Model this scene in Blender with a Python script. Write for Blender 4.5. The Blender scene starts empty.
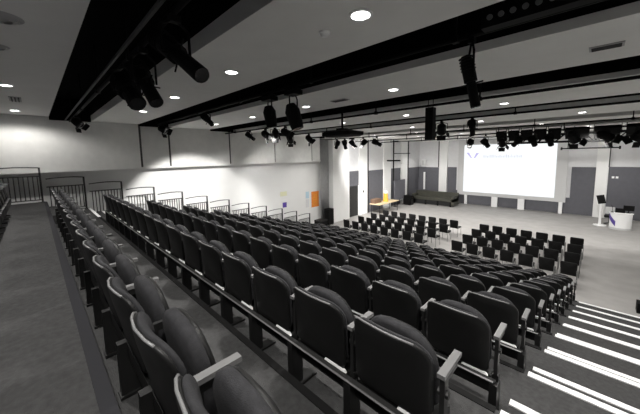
import bpy, bmesh, math, random
from mathutils import Vector, Matrix
random.seed(7)
sc = bpy.context.scene
COL = sc.collection
H = 4.245            # camera height above the flat floor
ORD = ['first', 'second', 'third', 'fourth', 'fifth', 'sixth', 'seventh', 'eighth', 'ninth', 'tenth',
       'eleventh', 'twelfth', 'thirteenth', 'fourteenth', 'fifteenth', 'sixteenth']

# ------------------------------------------------------------------ materials
def mat(name, col, rough=0.6, metal=0.0, noise=0.0, scale=30.0, bump=0.0, bscale=None, emit=None, estr=1.0, spec=0.5):
    m = bpy.data.materials.new(name); m.use_nodes = True
    nt = m.node_tree; b = nt.nodes['Principled BSDF']
    if not hasattr(col, '__len__'): col = (col, col, col)
    b.inputs['Base Color'].default_value = (*col, 1)
    b.inputs['Roughness'].default_value = rough
    b.inputs['Metallic'].default_value = metal
    b.inputs['Specular IOR Level'].default_value = spec
    if noise or bump:
        tc = nt.nodes.new('ShaderNodeTexCoord')
    if noise:
        n = nt.nodes.new('ShaderNodeTexNoise'); n.inputs['Scale'].default_value = scale
        n.inputs['Detail'].default_value = 6
        nt.links.new(tc.outputs['Object'], n.inputs['Vector'])
        r = nt.nodes.new('ShaderNodeMapRange')
        r.inputs[1].default_value = 0.25; r.inputs[2].default_value = 0.75
        r.inputs[3].default_value = 1 - noise; r.inputs[4].default_value = 1 + noise
        nt.links.new(n.outputs['Fac'], r.inputs[0])
        mx = nt.nodes.new('ShaderNodeVectorMath'); mx.operation = 'SCALE'
        mx.inputs[0].default_value = col
        nt.links.new(r.outputs[0], mx.inputs['Scale'])
        nt.links.new(mx.outputs[0], b.inputs['Base Color'])
    if bump:
        n2 = nt.nodes.new('ShaderNodeTexNoise'); n2.inputs['Scale'].default_value = bscale or scale * 4
        nt.links.new(tc.outputs['Object'], n2.inputs['Vector'])
        bp = nt.nodes.new('ShaderNodeBump'); bp.inputs['Strength'].default_value = bump
        bp.inputs['Distance'].default_value = 0.01
        nt.links.new(n2.outputs['Fac'], bp.inputs['Height'])
        nt.links.new(bp.outputs[0], b.inputs['Normal'])
    if emit is not None:
        b.inputs['Emission Color'].default_value = (*emit, 1)
        b.inputs['Emission Strength'].default_value = estr
    return m

M = dict(
    carpet=mat('tier carpet', 0.05, 0.95, noise=0.22, scale=26, bump=0.5, bscale=140, spec=0.15),
    nosing=mat('dark nosing', 0.012, 0.9, spec=0.1),
    kerb=mat('grey edge trim', (0.030, 0.030, 0.033), 0.95, spec=0.08),
    floor=mat('stage floor', (0.30, 0.292, 0.283), 0.75, noise=0.10, scale=2.0, spec=0.25),
    white_strip=mat('white step strip', 0.85, 0.55),
    fabric=mat('black upholstery', (0.021, 0.021, 0.023), 0.85, noise=0.3, scale=40, bump=0.3, bscale=250, spec=0.3),
    plastic=mat('black shell plastic', 0.007, 0.5, spec=0.3),
    edge=mat('grey highlight and lens', 0.16, 0.4),  # grey of the painted shell-top highlight, shared with the batten lenses
    arm=mat('grey armrest', (0.14, 0.14, 0.14), 0.45),
    steel=mat('dark steel', 0.015, 0.45, metal=0.3),
    beam=mat('grey beam', 0.03, 0.8, spec=0.15),
    chair_black=mat('black chair vinyl', 0.008, 0.7, noise=0.2, scale=20, spec=0.2),
    trim_metal=mat('bright trim', 0.22, 0.4, metal=0.5),
    leg_grey=mat('grey chair legs', 0.22, 0.4, metal=0.3),
    white_plastic=mat('white plastic', 0.9, 0.35),
    ceiling=mat('ceiling paint', (0.80, 0.80, 0.775), 0.9, noise=0.03, scale=3, spec=0.2),
    void=mat('black void paint', 0.004, 0.95, spec=0.05),
    white_wall=mat('white wall paint', (0.84, 0.84, 0.83), 0.85, noise=0.02, scale=2, spec=0.2),
    acoustic=mat('grey acoustic panel', (0.74, 0.74, 0.72), 0.9, noise=0.05, scale=5, bump=0.1, bscale=80, spec=0.15),
    pale=mat('pale wall panel', (0.74, 0.74, 0.75), 0.85, noise=0.04, scale=4, spec=0.2),
    dark_panel=mat('dark grey wall panel', (0.13, 0.13, 0.145), 0.8, noise=0.06, scale=5, spec=0.2),
    gap=mat('dark joint', 0.05, 0.8),
    rail=mat('black rail paint', 0.018, 0.45),
    black=mat('matte black metal', 0.005, 0.7, spec=0.12),
    tray=mat('grey tray', 0.035, 0.6),
    glass=mat('lens glass', 0.004, 0.2),
    curtain=mat('grey curtain cloth', 0.42, 0.9, noise=0.1, scale=6, spec=0.1),
    door=mat('dark door', 0.02, 0.5),
    screen=mat('lit screen', 0.02, 0.6, emit=(0.955, 0.985, 1.0), estr=1.0, spec=0.05),
    board=mat('screen surround', 0.62, 0.7),
    logo=mat('purple logo', (0.02, 0.02, 0.03), 0.6, spec=0.05, emit=(0.52, 0.48, 0.80), estr=1.0),
    logo_text=mat('pale lettering', (0.02, 0.02, 0.02), 0.6, spec=0.05, emit=(0.72, 0.75, 0.82), estr=1.0),
    orange=mat('orange print', (0.85, 0.27, 0.04), 0.6, noise=0.1, scale=8),
    purple=mat('purple print', (0.10, 0.06, 0.33), 0.5),
    yellow=mat('pale yellow paper', (0.78, 0.78, 0.55), 0.7),
    blue=mat('pale blue paper', (0.52, 0.70, 0.80), 0.7),
    paper=mat('white paper', 0.85, 0.7),
    wood=mat('pale wood', (0.62, 0.50, 0.32), 0.5, noise=0.2, scale=6),
    brown=mat('brown cloth', (0.14, 0.085, 0.055), 0.85, noise=0.2, scale=8),
    amber=mat('orange cloth', (0.80, 0.38, 0.05), 0.7, noise=0.1, scale=8),
    olive=mat('olive vinyl', (0.045, 0.045, 0.034), 0.5, noise=0.2, scale=5),
    lens_on=mat('lit downlight lens', 0.9, 0.4, emit=(1.0, 0.985, 0.96), estr=14.0),
    grille=mat('vent grille', 0.42, 0.6),
)

# ------------------------------------------------------------------ mesh builder
class MB:
    def __init__(s): s.v = []; s.f = []
    def add(s, vs, fs):
        o = len(s.v); s.v += [tuple(p) for p in vs]; s.f += [tuple(i + o for i in f) for f in fs]; return s
    def box(s, x0, x1, y0, y1, z0, z1):
        vs = [(x, y, z) for x in (x0, x1) for y in (y0, y1) for z in (z0, z1)]
        return s.add(vs, [(0, 1, 3, 2), (4, 6, 7, 5), (0, 4, 5, 1), (2, 3, 7, 6), (0, 2, 6, 4), (1, 5, 7, 3)])
    def cyl(s, a, b, r0, r1=None, n=12):
        r1 = r0 if r1 is None else r1
        a = Vector(a); b = Vector(b); d = (b - a).normalized()
        u = d.orthogonal().normalized(); w = d.cross(u)
        vs = []
        for p, r in ((a, r0), (b, r1)):
            vs += [p + (u * math.cos(t) + w * math.sin(t)) * r for t in (2 * math.pi * i / n for i in range(n))]
        fs = [(i, (i + 1) % n, n + (i + 1) % n, n + i) for i in range(n)]
        fs += [tuple(range(n - 1, -1, -1)), tuple(range(n, 2 * n))]
        return s.add(vs, fs)
    def tube(s, pts, r, n=8):
        pts = [Vector(p) for p in pts]; vs = []; k = len(pts)
        up = None
        for i, p in enumerate(pts):
            d = ((pts[min(i + 1, k - 1)] - pts[max(i - 1, 0)])).normalized()
            if up is None: up = d.orthogonal().normalized()
            u = (up - d * up.dot(d)).normalized(); w = d.cross(u); up = u
            vs += [p + (u * math.cos(t) + w * math.sin(t)) * r for t in (2 * math.pi * j / n for j in range(n))]
        fs = [(i * n + j, i * n + (j + 1) % n, (i + 1) * n + (j + 1) % n, (i + 1) * n + j) for i in range(k - 1) for j in range(n)]
        fs += [tuple(range(n - 1, -1, -1)), tuple((k - 1) * n + j for j in range(n))]
        return s.add(vs, fs)
    def pillow(s, outline, rings, warp):
        """closed pad: rings of (scale, offset) of a 2D outline, capped by its centre; warp(a, b, off) -> xyz"""
        n = len(outline); ca = sum(p[0] for p in outline) / n; cb = sum(p[1] for p in outline) / n
        vs = [warp(ca, cb, rings[0][1])]; fs = []
        body = rings[1:-1]
        for sc_, off in body:
            vs += [warp(ca + (a - ca) * sc_, cb + (b - cb) * sc_, off) for a, b in outline]
        vs.append(warp(ca, cb, rings[-1][1])); last = len(vs) - 1
        for i in range(n): fs.append((0, 1 + (i + 1) % n, 1 + i))
        for k in range(len(body) - 1):
            for i in range(n):
                a0 = 1 + k * n + i; a1 = 1 + k * n + (i + 1) % n
                fs.append((a0, a1, a1 + n, a0 + n))
        b0 = 1 + (len(body) - 1) * n
        for i in range(n): fs.append((b0 + i, b0 + (i + 1) % n, last))
        return s.add(vs, fs)
    def build(s, name, m, parent=None, smooth=False, bev=0.0, loc=None):
        bm = bmesh.new(); bv = [bm.verts.new(p) for p in s.v]
        for f in s.f:
            try: bm.faces.new([bv[i] for i in f])
            except ValueError: pass
        if bev:
            es = [e for e in bm.edges if len(e.link_faces) == 2 and e.calc_face_angle(0) > 0.6]
            bmesh.ops.bevel(bm, geom=es, offset=bev, segments=2, affect='EDGES', profile=0.6)
        bmesh.ops.recalc_face_normals(bm, faces=bm.faces)
        me = bpy.data.meshes.new(name); bm.to_mesh(me); bm.free()
        if smooth:
            for p in me.polygons: p.use_smooth = True
        me.materials.append(m)
        o = bpy.data.objects.new(name, me); COL.objects.link(o)
        if parent: o.parent = parent
        if loc: o.location = loc
        return o

def box(name, m, parent, x0, x1, y0, y1, z0, z1, bev=0.0):
    return MB().box(x0, x1, y0, y1, z0, z1).build(name, m, parent, bev=bev)

def rrect(x0, x1, y0, y1, rt, rb, n=5, crown=0.0):
    """rounded rectangle outline, top radius rt, bottom radius rb, crowned top"""
    pts = []
    for cx, cy, a0, r in ((x1 - rt, y1 - rt, 0, rt), (x0 + rt, y1 - rt, 90, rt), (x0 + rb, y0 + rb, 180, rb), (x1 - rb, y0 + rb, 270, rb)):
        for i in range(n + 1):
            t = math.radians(a0 + 90 * i / n); pts.append((cx + r * math.cos(t), cy + r * math.sin(t)))
        if a0 == 0:      # extra points along the top
            for k in range(1, 4):
                f = k / 4; pts.append((x1 - rt + (x0 - x1 + 2 * rt) * f, y1))
    if crown:
        mid = (x0 + x1) / 2; hw = (x1 - x0) / 2
        pts = [(a, b + (crown * (1 - ((a - mid) / hw) ** 2) if b > (y0 + y1) / 2 else 0)) for a, b in pts]
    return pts

def tag(o, label, cat, group=None):
    o['label'] = label; o['category'] = cat
    if group: o['group'] = group
    return o
def thing(name, label, cat, loc=(0, 0, 0), rz=0.0, group=None):
    o = bpy.data.objects.new(name, None); o.empty_display_size = 0.1
    COL.objects.link(o); o.location = loc; o.rotation_euler = (0, 0, rz)
    return tag(o, label, cat, group)
def struct(o): o['kind'] = 'structure'; return o
def kids(o): return [c for c in bpy.data.objects if c.parent == o]
def tree(o): return (o, [tree(c) for c in kids(o)])
def dup(t, parent=None):
    o, ch = t; c = o.copy(); COL.objects.link(c)
    if parent: c.parent = parent
    for k in ch: dup(k, c)
    return c

# ------------------------------------------------------------------ room shell
XL, XR, YB, YF = -11.75, 2.1, -1.0, 25.0
TOP = 6.1
WL = -12.2                                         # white lower face of the left wall
fl = struct(box('floor', M['floor'], None, -12.5, XR + 0.2, YB - 0.2, YF + 0.2, -0.15, 0))

w = struct(box('wall_left', M['white_wall'], None, WL - 0.2, WL, YB - 0.2, YF + 0.2, 0, TOP))
joints = [-1.0, 1.05, 2.76, 3.72, 6.21, 8.67, 11.27, 11.95]
for a, b in zip(joints[:-1], joints[1:]):
    box('acoustic_panel', M['acoustic'], w, WL, XL, a + 0.035 * (a > 1.1), b - 0.035 * (b > 1.1), 3.92, 5.7)
for j in joints[2:-1]:
    box('joint_strip', M['gap'], w, WL, XL - 0.03, j - 0.035, j + 0.035, 3.92, 5.7)
box('panel_ledge', M['acoustic'], w, WL, XL + 0.01, YB, 11.95, 3.86, 3.92)
# forward part of the left wall: white piers, dark dado panels, pale upper panels
box('white_pier', M['white_wall'], w, WL, -11.6, 12.88, 14.47, 0, 5.6)
box('white_pier', M['white_wall'], w, WL, -11.72, 15.75, 16.68, 0, 5.6)
box('dark_panel', M['dark_panel'], w, WL, -11.8, 14.47, 15.75, 2.1, 3.12)
box('pale_panel', M['pale'], w, WL, -11.8, 14.47, 15.75, 3.12, 5.6)
box('black_edge_post', M['rail'], w, WL, -11.72, 16.68, 16.84, 0, 5.6)
box('dark_panel', M['dark_panel'], w, WL, -11.8, 16.84, 18.86, 0.02, 3.06)
box('pale_panel', M['pale'], w, WL, -11.8, 16.84, 18.86, 3.06, 5.6)
box('white_pier', M['white_wall'], w, WL, -11.72, 18.86, 19.9, 0, 5.6)
box('pale_panel', M['pale'], w, WL, -11.85, 19.9, 21.65, 3.06, 5.6)
box('dark_panel', M['dark_panel'], w, WL, -11.85, 19.9, 21.65, 0.02, 3.06)
box('white_pier', M['white_wall'], w, WL, -11.72, 21.65, 22.6, 0, 5.6)
box('black_edge_post', M['rail'], w, WL, -11.7, 22.6, 22.78, 0, 5.6)
box('dark_panel', M['dark_panel'], w, WL, -11.8, 22.78, 25, 0.02, 3.0)
box('pale_panel', M['pale'], w, WL, -11.8, 22.78, 25, 3.0, 5.6)

w = struct(box('wall_front', M['pale'], None, -12.4, XR + 0.2, YF, YF + 0.2, 0, TOP))
for a, b, zt in ((-11.8, -9.95, 2.98), (-9.2, -8.5, 3.02), (-1.25, -0.1, 3.16), (0.47, XR, 3.2)):
    box('dark_panel', M['dark_panel'], w, a, b, YF - 0.06, YF, 0.02, zt)
box('dark_panel', M['dark_panel'], w, -8.5, -1.25, YF - 0.06, YF, 0.02, 1.1)
box('white_pier', M['white_wall'], w, -9.9, -9.22, YF - 0.2, YF, 0, 5.6)
box('white_pier', M['white_wall'], w, -0.1, 0.44, YF - 0.2, YF, 0, 5.6)
box('black_edge_post', M['rail'], w, -9.99, -9.9, YF - 0.2, YF, 3.0, 5.6)
box('black_edge_post', M['rail'], w, 0.44, 0.49, YF - 0.2, YF, 3.2, 5.6)
for x in (0.62, 0.79):
    box('wall_socket', M['white_plastic'], w, x, x + 0.11, YF - 0.09, YF - 0.06, 2.5, 2.62)

struct(box('wall_right', M['white_wall'], None, XR, XR + 0.2, YB - 0.2, YF + 0.2, 0, TOP))
struct(box('wall_back', M['dark_panel'], None, -12.4, XR + 0.2, YB - 0.2, YB, 0, TOP))

ce = struct(box('ceiling', M['void'], None, -12.4, XR + 0.2, YB - 0.2, YF + 0.2, TOP, TOP + 0.1))
RAFTS = [(YB, 0.44, 1.28), (1.42, 2.75, 1.20), (3.72, 5.35, 1.15), (6.4, 8.45, 1.10), (9.35, 11.3, 1.02),
         (12.3, 14.2, 1.0), (15.2, 17.1, 1.0), (18.1, 20.0, 1.0), (21.0, YF, 1.0)]
THK = [0.19, 0.18, 0.10, 0.085, 0.15, 0.15, 0.15, 0.15, 0.15]
for (a, b, z), th in zip(RAFTS, THK):
    box('ceiling_raft', M['ceiling'], ce, -12.19, XR, a, b, H + z, H + z + th)
for (a, b, z), (c, d, e) in zip(RAFTS[:-1], RAFTS[1:]):     # black side boards inside the slots
    box('slot_side', M['void'], ce, -12.19, XR, b, b + 0.02, H + z + 0.01, TOP)
    box('slot_end', M['void'], ce, WL, XL + 0.04, b, c, H + e - 0.02, TOP)
    box('slot_side', M['void'], ce, -12.19, XR, c, c + 0.02, H + e + THK[RAFTS.index((c, d, e))], TOP)

# ------------------------------------------------------------------ tiered platform (one retractable stand)
def ztread(n): return 0.0 if n >= 10 else (2.70 if n == 0 else 2.75 - 0.275 * n)
def yedge(n): return 1.135 + 0.96 * n
pl = thing('seating_platform', 'grey carpeted stepped platform carrying the rows of tip-up seats', 'platform', (0, 0, 0))
PX0, PX1 = -11.5, 1.75
for n in range(-1, 11):
    y0 = yedge(n - 1) if n > -1 else YB + 0.01
    z = ztread(n)
    yb = (yedge(n - 1) if n > -1 else -0.785)
    if n > 0: box('support_beam', M['beam'], pl, -9.3, -0.46 + 0.024 * max(n - 1, 0), yb + (0.098 if n > 0 else 0.21), yb + (0.134 if n > 0 else 0.24), z + 0.3715, z + 0.3915, 0.004)
    if n > 0: MB().cyl((-9.3, yb + 0.096, z + 0.389), (-0.47 + 0.024 * (n - 1), yb + 0.096, z + 0.389), 0.007, n=6).build('beam_trim', M['trim_metal'], pl)['label'] = 'bright thin edge of the support beam'
    if n == 10: break
    box('tread', M['carpet'], pl, PX0, PX1, y0 + (0.001 if n > -1 else 0), yedge(n), 0.005, z)
    if n == -1:
        box('edge_strip', M['kerb'], pl, -11.29, PX1, yedge(n) - 0.055, yedge(n) + 0.012, z - 0.05, z + 0.012, 0.006)
    else:
        box('nosing', M['nosing'], pl, -9.38, -0.43 + 0.028 * n, yedge(n) - 0.04, yedge(n) + 0.012, z - 0.05, z + 0.008, 0.004)
    for (xa, xb) in ((-11.3, -9.42), (-0.40 + 0.028 * max(n, 0), 1.72)):
        if n >= 0 or xa < -5:
            box('step_strip', M['white_strip'], pl, xa, xb, yedge(n) - 0.052, yedge(n) + 0.012, z - 0.03, z + 0.010, 0.003)
        box('half_step', M['carpet'], pl, xa, xb, yedge(n), yedge(n) + 0.32, ztread(n + 1) if n < 9 else 0.005, z - 0.1375)
        box('step_strip', M['white_strip'], pl, xa, xb, yedge(n) + 0.32 - 0.05, yedge(n) + 0.332, z - 0.165, z - 0.1275, 0.003)

# ------------------------------------------------------------------ tip-up seat
def lean(z): return 0.14 - (z - 0.40) * 0.20         # back surface leans rearwards with height
def add_side(t, x):
    MB().box(x - 0.019, x + 0.019, 0.13, 0.36, 0.700, 0.722).build('armrest', M['arm'], t, bev=0.008)['label'] = 'grey armrest pad'
    (MB().box(x - 0.012, x + 0.012, 0.15, 0.20, 0.395, 0.700).box(x - 0.012, x + 0.012, 0.20, 0.32, 0.66, 0.700)
     .cyl((x - 0.026, 0.175, 0.60), (x + 0.026, 0.175, 0.60), 0.02, n=10)).build('arm_support', M['steel'], t)
    MB().box(x - 0.026, x + 0.026, 0.095, 0.20, 0.0, 0.366).box(x - 0.045, x + 0.045, 0.085, 0.33, 0.0, 0.02).box(x - 0.02, x + 0.02, 0.15, 0.20, 0.366, 0.41).build('leg', M['steel'], t)
def make_seat():
    t = thing('tip_up_seat', '-', 'seat')
    def wb(a, b, off): return (a, lean(b) + off + 0.95 * a * a * min(1, max(0, (b - 0.4) / 0.3)), b)
    sh = rrect(-0.232, 0.232, 0.405, 0.842, 0.09, 0.05, crown=0.01)
    shell = MB().pillow(sh, [(0, -0.006), (0.6, -0.006), (0.95, -0.004), (1.0, 0.002), (1.0, 0.014), (0.96, 0.02), (0, 0.02)], wb).build('back_shell', M['plastic'], t, True)
    et = [wb(a, b, 0.004) for a, b in ((-0.224, 0.785), (-0.205, 0.825), (-0.17, 0.843), (-0.11, 0.851), (0, 0.855), (0.10, 0.851), (0.16, 0.844))]
    MB().tube(et, 0.006, 6).build('edge_strip', M['edge'], shell, True)['label'] = 'grey painted highlight along the top of the shell'  # highlight on the shell's top edge, put in as a lighter grey tube
    pd = rrect(-0.232, 0.232, 0.43, 0.838, 0.10, 0.06, crown=0.02)
    MB().pillow(pd, [(0, 0.016), (0.93, 0.016), (0.99, 0.024), (1.0, 0.03), (0.985, 0.04), (0.93, 0.05), (0.6, 0.058), (0, 0.056)], wb).build('back_cushion', M['fabric'], t, True)
    # tipped-up seat: cushion faces the back, hard shell faces forward
    def ws(a, b, off): return (a, lean(b) + 0.105 + off + 0.1 * a * a, b)
    so = rrect(-0.218, 0.218, 0.40, 0.815, 0.15, 0.05, crown=0.03)
    sp = MB().pillow(so, [(0, 0.0), (0.6, -0.004), (0.9, 0.006), (0.98, 0.022), (1.0, 0.045), (0.99, 0.062), (0, 0.062)], ws).build('seat_cushion', M['fabric'], t, True)
    so2 = [(a * 0.97, 0.58 + (b - 0.58) * 0.97) for a, b in so]
    MB().pillow(so2, [(0, 0.061), (0.99, 0.061), (1.0, 0.07), (0.96, 0.086), (0.5, 0.096), (0, 0.096)], ws).build('seat_shell', M['plastic'], sp, True)
    # white plate peeping out under the shell near one side
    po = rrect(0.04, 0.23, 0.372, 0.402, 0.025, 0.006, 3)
    hc = MB().pillow(po, [(0, 0.0), (0.9, 0.0), (1.0, 0.006), (1.0, 0.016), (0, 0.018)], lambda a, b, off: (a, 0.14 + off, b)).build('white_plate', M['white_plastic'], t, True)
    hc['label'] = 'small white plate below the backrest'
    MB().box(-0.243, 0.243, 0.16, 0.36, 0.25, 0.385).box(-0.243, 0.243, 0.145, 0.16, 0.27, 0.365).build('seat_frame', M['plastic'], t)
    add_side(t, -0.275)
    return t
seat0 = make_seat()
T_seat = tree(seat0)
# a row-end variant with the outer armrest, support and leg as well
seat_end = dup(T_seat)
add_side(seat_end, 0.275)
T_end = tree(seat_end)
def without(t, name): return (t[0], [without(k, name) for k in t[1] if not k[0].name.startswith(name)])
T_seat_plain = without(T_seat, 'white_plate'); T_end_plain = without(T_end, 'white_plate')
first_used = end_used = False
NS = 16
for n in (1, 2, 3, 4, 5, 6, 7, 8, 9, 10, 0, -1):
    yb = yedge(n - 1) if n > -1 else -0.785
    for k in range(NS):
        x = -0.47 - 0.275 - 0.55 * k + 0.024 * max(n - 1, 0)
        if n == -1 and k < 10: continue
        if k == 0:
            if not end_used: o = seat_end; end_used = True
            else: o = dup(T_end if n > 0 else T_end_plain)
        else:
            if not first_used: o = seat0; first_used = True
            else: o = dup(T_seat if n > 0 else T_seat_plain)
        o.location = (x, yb, ztread(n) + 0.002)
        if n == 0:                     # this row's seats hang a little further forward
            for c in kids(o):
                if c.name.startswith('seat_cushion'):
                    P = Matrix.Translation((0, 0.26, 0.43))
                    c.matrix_basis = P @ Matrix.Rotation(math.radians(-2.5), 4, 'X') @ P.inverted()
        if n == 0 and k == 1:          # this seat has lost its armrest pad
            for c in kids(o):
                if c.name.startswith('armrest'): bpy.data.objects.remove(c)
        if n == -1:
            lab = 'black tip-up seat behind the top walkway, %s from the white side wall' % ORD[NS - 1 - k]
        else:
            lab = 'black tip-up seat, %s from the striped stairs, %s row below the walkway' % (ORD[k], ORD[n])
        tag(o, lab, 'seat', 'tip-up seats in the tiered rows')

# ------------------------------------------------------------------ loose chairs on the flat floor
def make_chair():
    t = thing('stacking_chair', '-', 'chair')
    def wb(a, b, off): return (a, 0.04 - (b - 0.46) * 0.12 + off + 0.25 * a * a, b)
    MB().pillow(rrect(-0.2, 0.2, 0.45, 0.84, 0.04, 0.04), [(0, -0.008), (0.94, -0.008), (1, 0.0), (1, 0.025), (0.94, 0.035), (0, 0.035)], wb).build('backrest', M['chair_black'], t, True)
    MB().box(-0.205, 0.205, 0.05, 0.48, 0.42, 0.47).build('seat', M['chair_black'], t, bev=0.015)
    for sx in (-1, 1):
        x = 0.195 * sx
        MB().tube([(x, 0.0, 0.01), (x, 0.05, 0.42), (x * 1.0, 0.03, 0.62)], 0.011, 6).build('leg', M['leg_grey'], t, True)
        MB().tube([(x, 0.5, 0.01), (x, 0.46, 0.42)], 0.011, 6).build('leg', M['leg_grey'], t, True)
    return t
ch0 = make_chair(); T_ch = tree(ch0); used = False
YR = [14.75, 13.6, 12.45, 11.3]
for side_, x0, nx, pitch, skew in (('B', -0.42, 7, 0.543, 0.015), ('A', -5.04, 8, 0.565, 0.085)):
    for r, y in enumerate(YR):
        for k in range(nx):
            x = x0 - pitch * k - skew * r
            o = ch0 if not used else dup(T_ch)
            used = True
            o.location = (x + random.uniform(-.01, .01), y - 0.05 + random.uniform(-.015, .015), 0)
            o.rotation_euler = (0, 0, random.uniform(-.02, .02))
            tag(o, 'black chair, %s from the %s, row %s from the stage, %s block' % (ORD[k], 'striped stairs' if side_ == 'B' else 'centre aisle', ('one', 'two', 'three', 'four')[r], 'stairs-side' if side_ == 'B' else 'wall-side'),
                'chair', 'loose chairs on the flat floor')

# ------------------------------------------------------------------ guard rails down the side steps
RX = -11.4
for i, n in enumerate(range(-1, 11)):
    z = ztread(n) if n < 10 else 0.0
    y1 = yedge(n) - 0.08; y0 = yedge(n - 1) + 0.03
    if n == -1: y0 = YB + 0.12
    z += 0.003
    t = thing('guard_rail', ('black guard rail section at the end of the top walkway' if n == -1 else
              'black guard rail section %s below the walkway, along the white wall' % ORD[n]), 'railing', (RX, y1, z), 0, 'guard rail sections stepping down the side wall')
    L = y0 - y1
    MB().box(-0.022, 0.022, -0.022, 0.022, 0.0, 1.0).box(-0.04, 0.04, -0.05, 0.05, 0, 0.012).build('post', M['rail'], t)
    MB().tube([(0, L, 0.985), (0, L * 0.75, 1.005), (0, L * 0.5, 1.015), (0, L * 0.25, 1.01), (0, 0, 0.99)], 0.016, 8).build('top_rail', M['rail'], t, True)
    MB().box(-0.012, 0.012, L, 0, 0.735, 0.765).build('lower_rail', M['rail'], t)
    MB().box(-0.012, 0.012, L, 0, 0.06, 0.085).build('bottom_rail', M['rail'], t)
    nb = 10
    for k in range(nb):
        y = L * (k + 0.6) / (nb + 0.4)
        MB().box(-0.011, 0.011, y - 0.011, y + 0.011, 0.085, 0.735).build('baluster', M['rail'], t)

# ------------------------------------------------------------------ ceiling fittings
def spot(loc, power, size=math.radians(120), blend=0.6, rot=None, radius=0.08, col=(1, 0.97, 0.93)):
    l = bpy.data.lights.new('downlight beam', 'SPOT'); l.energy = power; l.spot_size = size; l.spot_blend = blend
    l.shadow_soft_size = radius; l.color = col
    o = bpy.data.objects.new('downlight_beam', l); COL.objects.link(o); o.location = loc
    if rot: o.rotation_euler = rot
    return o
DP = 260
DL = [(0, -0.22, [-7.26, -10.76, -3.76, -0.6]), (1, 2.09, [-1.54, -3.8, -6.1, -8.41, 0.7]), (2, 4.65, [-0.4, -2.71, -5.02, -7.35, -9.7]),
      (3, 7.65, [-1.62, -4.03, -6.4, -8.8, 0.8]), (4, 10.45, [-0.4, -2.85, -5.25, -7.7, -10.0]), (5, 13.2, [-1.6, -4.0, -6.4, -8.8]), (6, 16.1, [-0.4, -2.9, -5.3, -7.7, -10.1]),
      (7, 19.0, [-1.6, -4.0, -6.4, -8.8]), (8, 22.6, [0.8, -10.0])]
dl0 = None
for r, y, xs in DL:
    for x in sorted(xs, reverse=True):
        z = H + RAFTS[r][2]
        seen = not ((r == 0 and x > -5) or (r == 1 and x > -1) or (r == 2 and x > -1))
        if seen:
            if dl0 is None:
                dl0 = thing('downlight', '-', 'light')
                m = MB(); n = 20
                for (ra, za), (rb, zb) in (((0.105, 0), (0.105, -0.012)), ((0.105, -0.012), (0.082, -0.016)), ((0.082, -0.016), (0.078, 0.0))):
                    vs = [(ra * math.cos(a), ra * math.sin(a), za) for a in (2 * math.pi * i / n for i in range(n))] + [(rb * math.cos(a), rb * math.sin(a), zb) for a in (2 * math.pi * i / n for i in range(n))]
                    m.add(vs, [(i, (i + 1) % n, n + (i + 1) % n, n + i) for i in range(n)])
                m.build('trim_ring', M['white_plastic'], dl0, True)
                MB().cyl((0, 0, -0.001), (0, 0, -0.009), 0.079, n=20).build('lens', M['lens_on'], dl0)
                T_dl = tree(dl0); o = dl0
            else: o = dup(T_dl)
            o.location = (x, y, z)
            kx = sorted(xs, reverse=True).index(x)
            tag(o, 'lit round downlight, %s from the white side wall, in ceiling strip %s from the back' % (ORD[len(xs) - 1 - kx], ORD[r]), 'light', 'round ceiling downlights')
        if r == 0 and x < -10: spot((x, y, z - 0.03), 115, math.radians(160), 0.4)
        else: spot((x, y, z - 0.03), DP)

# lighting bars hung in the slots
BARS = [(0, 0.86, 5.36), (1, 3.22, 5.42), (2, 5.75, 5.2), (3, 8.75, 5.22), (4, 11.8, 5.1), (5, 14.6, 5.05), (6, 17.6, 5.05)]
names = ['over the top walkway rows', 'over the middle seat rows', 'over the lower seat rows', 'over the lowest seat rows', 'over the loose chairs', 'between chairs and stage', 'before the screen']
for i, y, z in BARS:
    t = thing('lighting_bar', 'long black lighting bar hung in the ceiling slot %s' % names[i], 'lighting bar', (-5, y, z), 0, 'lighting bars in the ceiling slots')
    MB().cyl((-6.2, 0, 0), (6.9, 0, 0), 0.026, n=10).build('pipe', M['black'], t, True)
    if i == 0:
        MB().box(-6.0, 6.8, -0.12, -0.095, 0.0, 0.03).build('cable_tray', M['tray'], t)['label'] = 'grey cable tray'
    for k in range(6):
        x = {1: -4.95, 5: -4.85}.get(i, -5.4) + 2.2 * k
        MB().box(x - 0.012, x + 0.012, -0.012, 0.012, 0, TOP - z).box(x - 0.03, x + 0.03, -0.035, 0.035, -0.035, 0.035).build('hanger', M['black'], t)

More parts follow.
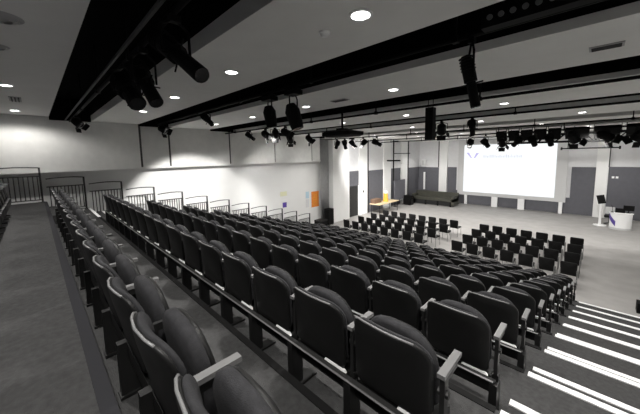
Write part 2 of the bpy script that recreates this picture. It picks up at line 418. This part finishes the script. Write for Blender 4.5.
def frame_from(d):
    d = Vector(d).normalized(); return d.to_track_quat('Z', 'Y').to_matrix().to_4x4()
def fixture(name, label, cat, at, d, L=0.5, r=0.09, drop=0.22, kind='profile', group='stage lights on the bars'):
    """stage light hung from bar point `at`, aiming along d"""
    t = thing(name, label, cat, at, 0, group)
    R = frame_from(d); piv = Vector((0, 0, -drop))
    def X(p): return piv + (R @ Vector(p))
    def cyl(m, a, b, r0, r1=None, n=14): m.cyl(X((0, 0, a)), X((0, 0, b)), r0, r1, n); return m
    MB().box(-0.03, 0.03, -0.04, 0.04, -0.08, -0.029).build('mounting_clamp', M['black'], t, bev=0.006)
    ax = R @ Vector((1, 0, 0)); w = r + 0.03
    tops = [piv + ax * w, piv + ax * w + Vector((0, 0, drop * 0.6)), Vector((0, 0, -0.065)) + ax * 0.02]
    tops2 = [piv - ax * w, piv - ax * w + Vector((0, 0, drop * 0.6)), Vector((0, 0, -0.065)) - ax * 0.02]
    MB().tube(tops, 0.012, 6).tube(tops2, 0.012, 6).build('yoke', M['black'], t)
    if kind == 'profile':
        m = MB(); cyl(m, -L * 0.45, -L * 0.30, r * 0.7, r); cyl(m, -L * 0.30, 0.02, r, r)
        for k in range(5):
            a = -L * 0.42 + k * 0.03; cyl(m, a, a + 0.008, r * 1.14)
        h = m.build('housing', M['black'], t)
        cyl(MB(), 0.02, L * 0.5, r * 0.72, r * 0.78).build('lens_tube', M['black'], t, False)
        cyl(MB(), L * 0.5, L * 0.52, r * 0.70).build('lens', M['glass'], t)
        m = MB()
        for q in range(4):
            p = X((0.0, 0, 0.04)); dd = R @ Vector((math.cos(q * 1.571), math.sin(q * 1.571), 0)); m.cyl(p, p + dd * (r + 0.05), 0.008, n=6)
        m.build('shutter_handles', M['black'], t)
    elif kind == 'par':
        m = MB(); cyl(m, -L * 0.5, -L * 0.3, r * 0.45, r * 0.95); cyl(m, -L * 0.3, L * 0.4, r * 0.95, r)
        m.build('housing', M['black'], t)
        cyl(MB(), L * 0.36, L * 0.40 + 0.004, r * 0.9).build('lens', M['glass'], t)
        m = MB()
        for q in range(4):
            a = q * math.pi / 2; u = Vector((math.cos(a), math.sin(a), 0)); v = Vector((-math.sin(a), math.cos(a), 0))
            p = [X(u * r + v * (-r) + Vector((0, 0, L * 0.4))), X(u * r + v * r + Vector((0, 0, L * 0.4))),
                 X(u * r * 1.7 + v * r * 0.9 + Vector((0, 0, L * 0.72))), X(u * r * 1.7 - v * r * 0.9 + Vector((0, 0, L * 0.72)))]
            off = (R @ u) * 0.006
            vs = [x for x in p] + [x + off for x in p]
            m.add(vs, [(0, 1, 2, 3), (7, 6, 5, 4), (0, 4, 5, 1), (1, 5, 6, 2), (2, 6, 7, 3), (3, 7, 4, 0)])
        m.build('barn_doors', M['black'], t)
    else:  # moving head
        m = MB(); cyl(m, -L * 0.45, -L * 0.2, r * 0.6, r); cyl(m, -L * 0.2, L * 0.25, r, r * 0.92); cyl(m, L * 0.25, L * 0.5, r * 0.92, r * 0.8)
        m.build('head', M['black'], t)
        cyl(MB(), L * 0.5, L * 0.51, r * 0.72).build('lens', M['glass'], t)
        MB().box(-0.13, 0.13, -0.1, 0.1, -0.15, -0.075).build('base', M['black'], t, bev=0.01)
        m = MB()
        for k in range(7):
            m.box(-0.12 + k * 0.036, -0.112 + k * 0.036, -0.09, 0.09, -0.076, -0.035)
        m.build('cooling_fins', M['black'], t)
    return t
fixture('profile_spotlight', 'long black spotlight aimed sideways from the bar above the walkway rows', 'stage light', (-2.40, 0.86, 5.36), (0.72, 0.12, -0.50), 0.75, 0.08, 0.31)
fixture('profile_spotlight', 'fat black spotlight, nearer the side wall of the crossed pair above the top rows', 'stage light', (-3.95, 0.86, 5.36), (0.7, 0.1, -0.6), 0.5, 0.12, 0.34)
fixture('profile_spotlight', 'black spotlight hanging steeply, nearer the stairs of the crossed pair above the top rows', 'stage light', (-3.3, 0.86, 5.36), (0.38, 0.1, -0.5), 0.55, 0.085, 0.36)
fixture('flood_light', 'small black flood light at the wall end of the bar above the walkway rows', 'stage light', (-9.4, 0.86, 5.36), (0.4, 0.5, -0.6), 0.26, 0.095, 0.2, 'par')
fixture('profile_spotlight', 'black spotlight hanging straight down alone, level with the striped stairs', 'stage light', (-0.99, 3.22, 5.42), (0.17, 0.10, -0.9), 0.55, 0.062, 0.44)
fixture('moving_head_light', 'finned black moving light above the middle rows, nearer the white side wall', 'stage light', (-4.48, 3.22, 5.42), (0.05, 0.12, -0.9), 0.42, 0.12, 0.43, 'moving')
fixture('moving_head_light', 'finned black moving light above the middle rows, nearer the striped stairs', 'stage light', (-3.79, 3.22, 5.42), (0.25, 0.12, -0.9), 0.46, 0.13, 0.5, 'moving')
fixture('flood_light', 'small black flood light on the middle bar close to the grey wall panels', 'stage light', (-10.75, 3.22, 5.42), (0.5, 0.4, -0.4), 0.3, 0.12, 0.2, 'par')
fixture('profile_spotlight', 'small black spotlight tilted downward on the middle bar before the grey wall panels', 'stage light', (-7.2, 3.22, 5.42), (0.55, 0.2, -0.5), 0.42, 0.08, 0.22)
fixture('profile_spotlight', 'small black spotlight on the lower-row bar in front of the wall panel joint', 'stage light', (-9.3, 5.75, 5.2), (0.6, 0.3, -0.5), 0.42, 0.085, 0.22)
for x, d, what in ((-8.3, (0.2, 0.6, -0.5), 'pointing at the stage'), (-7.75, (-0.6, 0.3, -0.5), 'turned to the side wall'), (-7.2, (0.6, 0.4, -0.4), 'turned to the stairs')):
    fixture('flood_light', 'black flood light %s in the trio beside the grey panels' % what, 'stage light', (x, 5.75, 5.2), d, 0.32, 0.12, 0.22, 'par')
for x, d, what in ((-10.6, (-0.4, 0.5, -0.6), 'aimed at the white pier'), (-9.3, (0.3, 0.6, -0.7), 'hanging steeply')):
    fixture('flood_light', 'black flood light %s on the bar over the lowest rows' % what, 'stage light', (x, 8.75, 5.22), d, 0.34, 0.13, 0.24, 'par')
fixture('flood_light', 'black flood light on the lowest-rows bar left of the screen logo', 'stage light', (-3.45, 8.75, 5.22), (-0.2, 0.5, -0.7), 0.36, 0.13, 0.26, 'par')
fixture('profile_spotlight', 'black spotlight on the lowest-rows bar against the top of the screen', 'stage light', (-2.6, 8.75, 5.22), (-0.1, 0.6, -0.8), 0.5, 0.09, 0.28)
PARW = ['first', 'second', 'third', 'fourth', 'fifth']
for k, (x, d) in enumerate([(-10.3, (-0.5, 0.3, -0.5)), (-9.75, (0.0, 0.3, -0.8)), (-9.2, (0.6, 0.3, -0.8)), (-8.55, (-0.7, 0.3, -0.5)), (-7.75, (0.7, 0.2, -0.4))]):
    fixture('profile_spotlight', 'black spotlight, %s from the side wall, on the bar before the white piers' % PARW[k], 'stage light', (x, 11.8, 5.1), d, 0.5, 0.12, 0.32)
for k, (x, d, kd) in enumerate([(-4.4, (-0.3, 0.6, -0.6), 'profile'), (-3.75, (0.4, 0.5, -0.7), 'profile'), (-3.1, (0.0, 0.4, -0.6), 'par'), (-2.55, (-0.5, 0.3, -0.5), 'profile'), (-2.0, (0.2, 0.5, -0.6), 'profile'), (-1.45, (0.1, 0.5, -0.6), 'profile')]):
    fixture('profile_spotlight' if kd == 'profile' else 'flood_light', 'black stage light, %s from the logo end, on the bar across the screen top' % ORD[k], 'stage light', (x, 14.6, 5.05), d, 0.45, 0.13, 0.40, kd)
for k, (x, d) in enumerate([(-0.75, (0.3, 0.5, -0.6)), (0.1, (0.6, 0.4, -0.4)), (0.95, (-0.5, 0.4, -0.5))]):
    fixture('flood_light', 'wide black flood light, %s past the screen edge toward the lectern side' % ORD[k], 'stage light', (x, 14.6, 5.05), d, 0.5, 0.165, 0.3, 'par')
t = thing('lighting_truss', 'black lattice truss across the top of the screen', 'truss', (-0.8, 15.8, 4.78))
m = MB()
ch = [(-0.16, -0.16), (0.16, -0.16), (-0.16, 0.16), (0.16, 0.16)]
for (a, b) in ch: m.cyl((-2.7, a, b), (2.7, a, b), 0.04, n=8)
m.build('chords', M['black'], t)
m = MB()
for k in range(18):
    x = -2.7 + 0.3 * k
    f = 1 if k % 2 else -1
    for (p, q) in (((-0.16, -0.16 * f), (-0.16, 0.16 * f)), ((0.16, -0.16 * f), (0.16, 0.16 * f)), ((-0.16 * f, -0.16), (0.16 * f, -0.16))):
        m.cyl((x, *p), (x + 0.3, *q), 0.02, n=6)
m.build('lattice', M['black'], t)
for x in (-2.2, 0, 2.2):
    MB().cyl((x, 0, 0.16), (x, 0, TOP - 4.78 - 0.02), 0.015, n=6).build('hanger', M['black'], t)

def led_panel(label, x, y, z, w, h, tilt, rz=0):
    t = thing('led_panel_light', label, 'stage light', (x, y, z), rz, 'panel lights on the truss')
    c, sn = math.cos(tilt), math.sin(tilt)
    def X(p): return (p[0], p[1] * c - p[2] * sn, p[1] * sn + p[2] * c)
    m = MB().box(-w / 2, w / 2, -0.08, 0.08, -h, -0.02); m.v = [X(p) for p in m.v]; m.build('body', M['black'], t)
    m = MB().box(-w / 2 + 0.03, w / 2 - 0.03, 0.08, 0.09, -h + 0.03, -0.05); m.v = [X(p) for p in m.v]; m.build('lens', M['glass'], t)
    for k in (-1, 1):
        MB().box(k * (w / 2 + 0.012) - 0.01, k * (w / 2 + 0.012) + 0.01, -0.02, 0.02, -h * 0.5, 0.10).build('mounting_yoke', M['black'], t)
for k, x in enumerate((-3.25, -2.78, -2.31, -1.84, -1.37)):
    led_panel('black panel light on the truss above the screen, %s from the logo end' % ORD[k], x, 15.1, 5.16, 0.38, 0.46, 0.5)
for k, (x, tl) in enumerate(((-0.7, 0.9), (0.15, 0.8), (1.0, 0.9))):
    led_panel('wide black panel light past the screen edge, %s toward the lectern side' % ORD[k], x, 15.1, 5.12, 0.7, 0.55, tl)

# LED batten with round lenses in the second slot
t = thing('led_batten', 'black light batten with a row of round lenses in the ceiling slot', 'stage light', (-0.2, 3.0, 5.37))
MB().box(-0.65, 0.55, 0.0, 0.12, 0, 0.16).build('housing', M['black'], t, bev=0.01)
for x in (-0.5, 0.45):
    MB().box(x - 0.012, x + 0.012, 0.04, 0.07, 0.16, TOP - 5.37).build('hanger', M['black'], t)
for k in range(7):
    x = -0.58 + k * 0.088
    MB().cyl((x, 0.0, 0.08), (x, -0.015, 0.078), 0.024, n=14).build('lens', M['edge'], t)

# projector on a pole
t = thing('projector', 'wide black projector hanging on a pole from the ceiling slot', 'projector', (-5.0, 5.95, TOP))
MB().cyl((0, 0, -0.02), (0, 0, 4.93 - TOP), 0.03, n=10).build('pole', M['black'], t)
MB().box(-0.12, 0.12, -0.12, 0.12, 4.90 - TOP, 4.95 - TOP).build('mounting_plate', M['black'], t)
m = MB(); m.pillow(rrect(-0.5, 0.5, -0.33, 0.33, 0.08, 0.08), [(0, 4.72 - TOP), (0.8, 4.72 - TOP), (1, 4.76 - TOP), (1, 4.85 - TOP), (0.5, 4.90 - TOP), (0, 4.90 - TOP)], lambda a, b, o: (a, b, o))
m.build('body', M['black'], t)
MB().cyl((0.15, 0.3, 4.80 - TOP), (0.15, 0.42, 4.80 - TOP), 0.06, n=14).build('lens', M['glass'], t)
# column loudspeaker
t = thing('column_loudspeaker', 'tall narrow black column loudspeaker hanging before the grey wall', 'loudspeaker', (-2.56, 5.9, TOP))
MB().box(-0.08, 0.08, -0.08, 0.08, 4.52 - TOP, 5.18 - TOP).build('cabinet', M['black'], t, bev=0.012)
MB().box(-0.065, 0.065, 0.08, 0.09, 4.55 - TOP, 5.15 - TOP).build('grille', M['steel'], t)
for x in (-0.05, 0.05):
    MB().cyl((x, 0, 5.18 - TOP), (x, 0, -0.02), 0.008, n=6).build('hanger', M['black'], t)

# vents, detector
def round_vent(label, x, y, z, r):
    t = thing('round_vent', label, 'vent', (x, y, z))
    m = MB()
    n = 24
    for k, (ra, rb, za) in enumerate(((r, r * 0.8, 0.015), (r * 0.72, r * 0.5, 0.03), (r * 0.42, r * 0.2, 0.045))):
        vs = [(ra * math.cos(a), ra * math.sin(a), 0) for a in (2 * math.pi * i / n for i in range(n))] + [(rb * math.cos(a), rb * math.sin(a), -za) for a in (2 * math.pi * i / n for i in range(n))]
        m.add(vs, [(i, (i + 1) % n, n + (i + 1) % n, n + i) for i in range(n)])
    m.build('diffuser_rings', M['grille'], t, True)
    MB().cyl((0, 0, 0), (0, 0, -0.05), r * 0.14, n=12).build('hub', M['grille'], t)
    return t
round_vent('large round vent in the ceiling strip over the top walkway', -3.9, -0.10, H + 1.28, 0.16)
round_vent('small round vent in the ceiling strip over the top walkway', -4.9, -0.17, H + 1.28, 0.10)
def slot_vent(label, x0, x1, y, z):
    t = thing('slot_vent', label, 'vent', ((x0 + x1) / 2, y, z)); hw = (x1 - x0) / 2
    MB().box(-hw, hw, -0.09, 0.09, -0.012, 0).build('frame', M['grille'], t)
    for k in range(3):
        MB().box(-hw + 0.02, hw - 0.02, -0.06 + k * 0.05, -0.04 + k * 0.05, -0.022, -0.012).build('blade', M['gap'], t)
slot_vent('long dark slot vent in the ceiling near the striped stairs', -0.16, 0.12, 4.6, H + 1.15)
slot_vent('slot vent in the ceiling between downlights over the middle rows', -4.2, -3.8, 4.68, H + 1.15)
slot_vent('slot vent in the ceiling strip beside the lit wall panels', -9.1, -8.5, -0.15, H + 1.28)
t = thing('smoke_detector', 'small white smoke detector on the ceiling over the upper rows', 'detector', (-2.0, 2.12, H + 1.2))
MB().cyl((0, 0, 0), (0, 0, -0.02), 0.055, n=18).build('base', M['white_plastic'], t)
MB().cyl((0, 0, -0.02), (0, 0, -0.045), 0.045, 0.03, n=18).build('sensor_head', M['white_plastic'], t)

# ------------------------------------------------------------------ projection screen
t = thing('projection_screen', 'bright white projection screen with a purple mark, on the front wall', 'screen', (-4.9, 24.78, 0))
box('surround_board', M['board'], t, -3.42, 3.45, 0.0, 0.14, 0.78, 5.2, 0.01)
box('lit_image', M['screen'], t, -2.97, 2.86, -0.012, 0.0, 1.05, 4.82)
for i, x in enumerate((-2.75, -0.68, 1.02, 3.22)):
    box('leg', M['white_plastic'], t, x - (0.2 if i in (1, 2) else 0.1), x + (0.2 if i in (1, 2) else 0.1), -0.05, 0.1, 0.0, 0.78)
# logo mark and faint lettering lines, on the lit image
def stroke(m, a, b, w0, w1):
    ax, az = a; bx, bz = b
    vs = []
    for y in (-0.02, -0.012):
        vs += [(ax - w0, y, az), (ax + w0, y, az), (bx + w1, y, bz), (bx - w1, y, bz)]
    m.add(vs, [(0, 1, 2, 3), (7, 6, 5, 4), (0, 4, 5, 1), (1, 5, 6, 2), (2, 6, 7, 3), (3, 7, 4, 0)])
m = MB(); stroke(m, (-2.72, 4.22), (-2.42, 3.78), 0.10, 0.04); stroke(m, (-1.98, 4.18), (-2.2, 3.78), 0.10, 0.05); m.build('logo_mark', M['logo'], t)['label'] = 'purple slanted logo mark'
m = MB()
x = -1.6
while x < 0.95:
    wd = random.uniform(0.05, 0.09)
    if random.random() > 0.12: m.box(x, x + wd, -0.016, -0.012, 3.80, 3.80 + random.choice((0.16, 0.2, 0.24)))
    x += wd + 0.035
m.build('headline_lettering', M['logo_text'], t)['label'] = 'faint pale line of lettering'

# ------------------------------------------------------------------ left wall papers
def sheet(name, label, cat, y0, y1, z0, z1, m, x=WL):
    o = box(name, m, None, 0, 0.012, y0 - (y0 + y1) / 2, y1 - (y0 + y1) / 2, z0 - (z0 + z1) / 2, z1 - (z0 + z1) / 2)
    o.location = (x + 0.002, (y0 + y1) / 2, (z0 + z1) / 2); return tag(o, label, cat)
t = thing('poster', 'orange poster on the white side wall next to the grey curtain', 'poster', (WL + 0.002, 11.88, 1.10))
box('sheet', M['orange'], t, 0, 0.014, -0.31, 0.31, 0, 0.95)
m = MB()
for k in range(5):
    m.box(0.014, 0.017, -0.22, 0.20, 0.16 + k * 0.14, 0.19 + k * 0.14)
m.build('printed_lines', M['amber'], t)
t = thing('wall_sign', 'white wall sign with a purple square symbol', 'sign', (WL + 0.002, 9.5, 1.36))
box('plate', M['paper'], t, 0, 0.012, -0.26, 0.26, 0, 0.5)
box('symbol', M['purple'], t, 0.012, 0.016, -0.12, 0.16, 0.04, 0.32)
sheet('paper_notice', 'pale yellow paper notice above the purple symbol sign', 'notice', 9.25, 9.7, 2.04, 2.28, M['yellow'])
sheet('paper_notice', 'pale blue paper notice beside the orange poster', 'notice', 11.12, 11.36, 1.70, 2.09, M['blue'])
sheet('paper_notice', 'narrow grey paper notice below the pale blue one', 'notice', 11.12, 11.36, 1.16, 1.64, M['pale'])

# curtain between the white wall and the pier
t = thing('curtain', 'grey pleated floor-length curtain between side wall and white pier', 'curtain', (-11.95, 12.48, 0))
m = MB(); n = 120; vs = []; fs = []
for k in range(n + 1):
    y = -0.36 + 0.72 * k / n; x = 0.06 * math.sin(k * 0.36) + 0.02 * math.sin(k * 1.37)
    vs += [(x, y, 0.03), (x, y, 5.15), (x - 0.012, y, 0.03), (x - 0.012, y, 5.15)]
for k in range(n):
    a = 4 * k; b = a + 4
    fs += [(a, b, b + 1, a + 1), (a + 2, a + 3, b + 3, b + 2), (a + 1, b + 1, b + 3, a + 3), (a, a + 2, b + 2, b)]
m.add(vs, fs); m.build('cloth', M['curtain'], t, True)
MB().cyl((0, -0.38, 5.17), (0, 0.38, 5.17), 0.02, n=8).build('curtain_rod', M['rail'], t)

d = thing('door_1', 'dark grey door in the side wall between white piers', 'door', (-11.86, 15.1, 0))
struct(d)
box('door_frame', M['gap'], d, -0.14, 0.03, -0.6, 0.6, 0, 2.1)
box('door_leaf', M['door'], d, 0.03, 0.06, -0.53, 0.53, 0.01, 2.04)
MB().cyl((0.06, 0.42, 1.0), (0.11, 0.42, 1.0), 0.012).cyl((0.11, 0.42, 1.0), (0.11, 0.28, 1.0), 0.012).build('door_handle', M['beam'], d)

t = thing('equipment_case', 'tall black equipment case at the foot of the grey curtain', 'case', (-11.5, 12.35, 0))
box('body', M['black'], t, -0.2, 0.2, -0.22, 0.22, 0.06, 1.0, 0.02)
for sx in (-1, 1):
    for sy in (-1, 1):
        MB().cyl((sx * 0.15 - 0.02, sy * 0.17, 0.03), (sx * 0.15 + 0.02, sy * 0.17, 0.03), 0.03, n=10).build('wheel', M['steel'], t)
t = thing('equipment_case', 'low black equipment case beside the tall one by the curtain', 'case', (-11.4, 11.55, 0))
box('body', M['black'], t, -0.25, 0.25, -0.3, 0.3, 0.0, 0.4, 0.02)
box('lid', M['steel'], t, -0.255, 0.255, -0.305, 0.305, 0.4, 0.47, 0.015)

o = box('light_switch', M['gap'], None, 0, 0.02, -0.06, 0.06, 0, 0.16); o.location = (-11.72, 16.2, 1.55)
tag(o, 'small dark switch plate on the white pier beside the door', 'switch')

# recess board, drop pole
t = thing('display_board', 'large grey display board standing in the wall recess', 'board', (-11.45, 20.75, 0))
box('panel', M['dark_panel'], t, -0.04, 0.03, -0.78, 0.9, 0.5, 2.12, 0.01)
for y in (-0.65, 0.75):
    MB().box(-0.03, 0.02, y - 0.03, y + 0.03, 0.0, 0.5).box(-0.14, 0.2, y - 0.03, y + 0.03, 0, 0.04).build('leg', M['steel'], t)
t = thing('drop_pole', 'vertical black lighting pole with a crossbar beside the wall recess', 'pole', (-11.1, 19.2, 0))
MB().cyl((0, 0, 2.15), (0, 0, TOP), 0.05, n=10).build('upright', M['black'], t)
MB().cyl((-0.55, 0, 3.72), (0.55, 0, 3.72), 0.055, n=10).build('crossbar', M['black'], t)
MB().cyl((0.0, 0.0, 4.25), (0.0, 2.6, 4.25), 0.025, n=8).build('side_bar', M['black'], t)

# table with orange items
t = thing('trestle_table', 'long pale wood table standing along the side wall', 'table', (-10.95, 17.75, 0))
box('tabletop', M['wood'], t, -0.42, 0.42, -1.35, 1.35, 0.72, 0.76, 0.008)
for sx in (-1, 1):
    for sy in (-1, 1):
        MB().cyl((sx * 0.34, sy * 1.2, 0), (sx * 0.34, sy * 1.2, 0.72), 0.025, n=8).build('leg', M['steel'], t)
t = thing('orange_banner', 'orange table banner with a pale top standing on the wood table', 'banner', (-11.0, 17.95, 0.76))
MB().cyl((0, 0, 0), (0, 0, 0.05), 0.2, 0.2, n=16).build('base', M['amber'], t)
MB().cyl((0, 0, 0.05), (0, 0, 0.62), 0.2, 0.14, n=16).build('body', M['amber'], t)
MB().cyl((0, 0, 0.62), (0, 0, 0.82), 0.14, 0.09, n=16).build('cap', M['paper'], t)['label'] = 'pale cap'
o = box('display_box', M['brown'], None, -0.2, 0.2, -0.4, 0.4, 0, 0.3, 0.02); o.location = (-11.2, 17.0, 0.762)
tag(o, 'brown box standing on the wood table behind the orange banner', 'box')

t = thing('floor_loudspeaker', 'black loudspeaker on the floor between the wood table and the olive bench', 'loudspeaker', (-11.1, 21.7, 0))
box('cabinet', M['black'], t, -0.3, 0.3, -0.28, 0.28, 0, 0.78, 0.03)
MB().cyl((0.3, 0, 0.3), (0.315, 0, 0.3), 0.2, n=20).build('woofer', M['steel'], t)
MB().cyl((0.3, 0, 0.62), (0.315, 0, 0.62), 0.08, n=16).build('tweeter', M['steel'], t)

# olive bench against the front wall
t = thing('padded_bench', 'long dark olive padded bench against the front wall', 'bench', (-9.6, 23.2, 0))
box('backrest', M['olive'], t, -1.7, 1.75, 0.3, 0.6, 0.42, 1.02, 0.04)
box('seat', M['olive'], t, -1.7, 1.75, -0.6, 0.3, 0.40, 0.62, 0.04)
for x in (-1.62, 1.67):
    box('arm', M['olive'], t, x - 0.08, x + 0.08, -0.6, 0.6, 0.10, 0.8, 0.03)
box('plinth', M['beam'], t, -1.5, 1.5, -0.45, 0.5, 0.06, 0.40)
for x in (-1.5, -0.5, 0.5, 1.5):
    MB().box(x - 0.05, x + 0.05, -0.55, -0.45, 0, 0.40).build('leg', M['black'], t)
t = thing('wall_loudspeaker', 'small white loudspeaker mounted high in the room corner', 'loudspeaker', (-11.25, 24.9, 3.1))
box('cabinet', M['white_plastic'], t, -0.17, 0.17, -0.26, 0.0, 0, 0.55, 0.02)
box('grille', M['board'], t, -0.14, 0.14, -0.27, -0.26, 0.04, 0.5)
t = thing('light_tube', 'upright white light strip in the room corner behind the bench', 'light strip', (-11.1, 24.6, 0))
box('tube', M['white_plastic'], t, -0.07, 0.07, -0.05, 0.05, 1.0, 2.55, 0.02)
box('stand', M['steel'], t, -0.03, 0.03, -0.03, 0.03, 0.02, 1.0)
MB().cyl((0, 0, 0), (0, 0, 0.02), 0.2, n=16).build('foot', M['steel'], t)

# lectern with curved white front
t = thing('lectern', 'curved white lectern desk with a purple mark on its front', 'lectern', (1.02, 21.75, 0))
n = 14; m = MB(); vs = []; fs = []
def curve(a, r): return (0.42 * math.sin(a) * r, -0.36 * math.cos(a) * r + 0.1)
A = [math.radians(-95 + 190 * k / n) for k in range(n + 1)]
for r in (1.0, 0.94):
    for a in A:
        x, y = curve(a, r); vs += [(x, y, 0.10), (x * 1.02, y * 1.02, 0.84)]
k2 = 2 * (n + 1)
for k in range(n):
    a = 2 * k
    fs += [(a, a + 2, a + 3, a + 1), (k2 + a, k2 + a + 1, k2 + a + 3, k2 + a + 2), (a + 1, a + 3, k2 + a + 3, k2 + a + 1), (a, k2 + a, k2 + a + 2, a + 2)]
fs += [(0, 1, k2 + 1, k2), (2 * n, k2 + 2 * n, k2 + 2 * n + 1, 2 * n + 1)]
m.add(vs, fs); m.build('front_panel', M['white_plastic'], t, False)
def slab(r, z0, z1):
    m = MB(); N = len(A); vs = [(*curve(a, r), z0) for a in A] + [(*curve(a, r), z1) for a in A]
    m.add(vs, [(k, k + 1, N + k + 1, N + k) for k in range(N - 1)] + [(N - 1, 0, N, 2 * N - 1), tuple(range(N - 1, -1, -1)), tuple(range(N, 2 * N))]); return m
slab(1.1, 0.84, 0.89).build('desktop', M['white_plastic'], t)
slab(1.04, 0.0, 0.10).build('plinth', M['board'], t)
m = MB(); aa = [math.radians(-80 + 52 * k / 5) for k in range(6)]
for k in range(5):
    vs = []
    for r in (1.02, 1.035):
        for a, f0 in ((aa[k], k / 5), (aa[k + 1], (k + 1) / 5)):
            x, y = curve(a, r); vs += [(x, y, 0.58 - 0.40 * f0), (x, y, 0.83 - 0.38 * f0)]
    m.add(vs, [(0, 2, 3, 1), (4, 5, 7, 6), (1, 3, 7, 5), (0, 4, 6, 2)])
m.build('purple_mark', M['purple'], t)['label'] = 'purple diagonal mark'
t = thing('laptop', 'black laptop open on the white lectern', 'laptop', (0.97, 21.88, 0.89))
box('base', M['black'], t, -0.18, 0.18, -0.12, 0.12, 0, 0.02)
MB().box(-0.18, 0.18, -0.135, -0.12, 0.02, 0.24).build('lid', M['black'], t)
t = thing('desk_monitor', 'black monitor on the lectern, on the side away from the screen', 'monitor', (1.28, 21.88, 0.89))
MB().cyl((0, 0, 0), (0, 0, 0.02), 0.1, n=14).build('foot', M['black'], t)
box('stem', M['black'], t, -0.02, 0.02, -0.02, 0.02, 0.02, 0.15)
box('display', M['black'], t, -0.2, 0.2, -0.025, 0.02, 0.12, 0.4, 0.008)
t = thing('desk_microphone', 'black gooseneck microphone on the lectern on the side nearer the screen', 'microphone', (0.68, 21.75, 0.89))
MB().cyl((0, 0, 0), (0, 0, 0.025), 0.06, n=14).build('base', M['black'], t)
MB().tube([(0, 0, 0.02), (0, 0, 0.2), (-0.02, 0.04, 0.32), (-0.05, 0.1, 0.38)], 0.01, 6).build('gooseneck', M['black'], t)
# tilted black screen on a white stand
t = thing('kiosk_screen', 'tilted black screen on a white stand between white pier and lectern', 'screen', (0.24, 22.2, 0))
MB().cyl((0, 0, 0), (0, 0, 0.04), 0.28, n=18).build('foot', M['white_plastic'], t)
MB().cyl((0, 0, 0.04), (0, 0, 1.3), 0.06, n=12).build('stem', M['white_plastic'], t)
pn = MB().box(-0.16, 0.16, -0.02, 0.02, -0.24, 0.24).build('panel', M['black'], t, bev=0.01)
pn.location = (-0.02, -0.08, 1.5); pn.rotation_euler = (math.radians(-14), math.radians(-14), 0)
t = thing('office_chair', 'white swivel chair beside the lectern', 'chair', (0.62, 22.8, 0))
MB().cyl((0, 0, 0.08), (0, 0, 0.45), 0.03, n=8).build('stem', M['steel'], t)
m = MB()
for k in range(5):
    a = k * 2 * math.pi / 5; m.cyl((0, 0, 0.1), (0.26 * math.cos(a), 0.26 * math.sin(a), 0.03), 0.02, n=6)
m.build('star_base', M['steel'], t)
box('seat', M['black'], t, -0.22, 0.22, -0.22, 0.22, 0.44, 0.50, 0.02)
box('backrest', M['board'], t, -0.2, 0.2, 0.2, 0.24, 0.58, 0.98, 0.02)
o = box('cable_box', M['black'], None, -0.18, 0.18, -0.15, 0.15, 0, 0.26, 0.03); o.location = (1.12, 10.85, 0)
tag(o, 'small black box on the floor at the bottom of the striped stairs', 'box')
# hanging pipe in front of the front wall
t = thing('hanging_pipe', 'short horizontal black pipe hanging beside the screen', 'pipe', (-0.35, 17.6, 4.34))
MB().cyl((-0.95, 0, 0), (0.95, 0, 0), 0.028, n=10).build('pipe', M['black'], t)
for x in (-0.95, 0.95):
    MB().cyl((x - 0.03, 0, 0), (x + 0.03, 0, 0), 0.07, n=12).build('end_fitting', M['black'], t)
for x in (-0.72, 0.7):
    MB().cyl((x, 0, 0), (x, 0, 5.05 - 4.34 - 0.03), 0.02, n=8).build('hanger', M['black'], t)

# ------------------------------------------------------------------ light
wd = bpy.data.worlds.new('World'); sc.world = wd; wd.use_nodes = True
wd.node_tree.nodes['Background'].inputs[0].default_value = (0.5, 0.5, 0.5, 1)
wd.node_tree.nodes['Background'].inputs[1].default_value = 0.05
def aim(loc, target, power, size_deg=50, radius=0.12, col=(1, 0.98, 0.95), blend=0.5):
    d = Vector(target) - Vector(loc)
    o = spot(loc, power, math.radians(size_deg), blend, d.to_track_quat('-Z', 'Y').to_euler(), radius, col)
    o.name = 'stage_beam'; return o
aim((-4.4, 14.5, 4.6), (-5.5, 25, 2.6), 1200, 80)
aim((-8.6, 11.7, 4.6), (-11.7, 18.6, 3.0), 1300, 76, blend=0.6)
aim((-9.2, 11.7, 4.6), (-8.4, 18.5, 0.0), 2200, 80)
aim((-0.1, 14.5, 4.6), (0.5, 23.5, 1.2), 1000, 90)
aim((-7.64, 3.3, 5.05), (-12.2, 4.7, 1.2), 1000, 62, blend=0.25)
aim((-7.75, 5.7, 4.9), (-12.2, 7.0, 1.5), 1000, 70)
aim((-8.3, 5.7, 4.9), (-12.2, 10.4, 1.5), 1100, 70)
aim((-9.3, 8.7, 4.9), (-11.6, 13.5, 3.0), 380, 85, blend=0.9)

# ------------------------------------------------------------------ camera
cam = bpy.data.cameras.new('Camera'); cam.sensor_width = 36; cam.sensor_fit = 'HORIZONTAL'
FPX = 281.931
cam.lens = 36 * FPX / 640; cam.shift_y = -22 / 640; cam.clip_start = 0.05
co = bpy.data.objects.new('Camera', cam); COL.objects.link(co)
R = ((0.71200538, 0.06202137, -0.69942954), (0.70195503, -0.08774438, 0.70679562), (-0.01753457, -0.99421038, -0.10601069))
# columns: world image of camera right, down, forward
right = Vector((R[0][0], R[1][0], R[2][0])); down = Vector((R[0][1], R[1][1], R[2][1])); fwd = Vector((R[0][2], R[1][2], R[2][2]))
mw = Matrix(((right.x, -down.x, -fwd.x, 0), (right.y, -down.y, -fwd.y, 0), (right.z, -down.z, -fwd.z, H), (0, 0, 0, 1)))
co.matrix_world = mw
sc.camera = co
vs_ = sc.view_settings
vs_.view_transform = 'Standard'; vs_.look = 'None'; vs_.exposure = 0.13; vs_.gamma = 1.0; vs_.use_curve_mapping = False
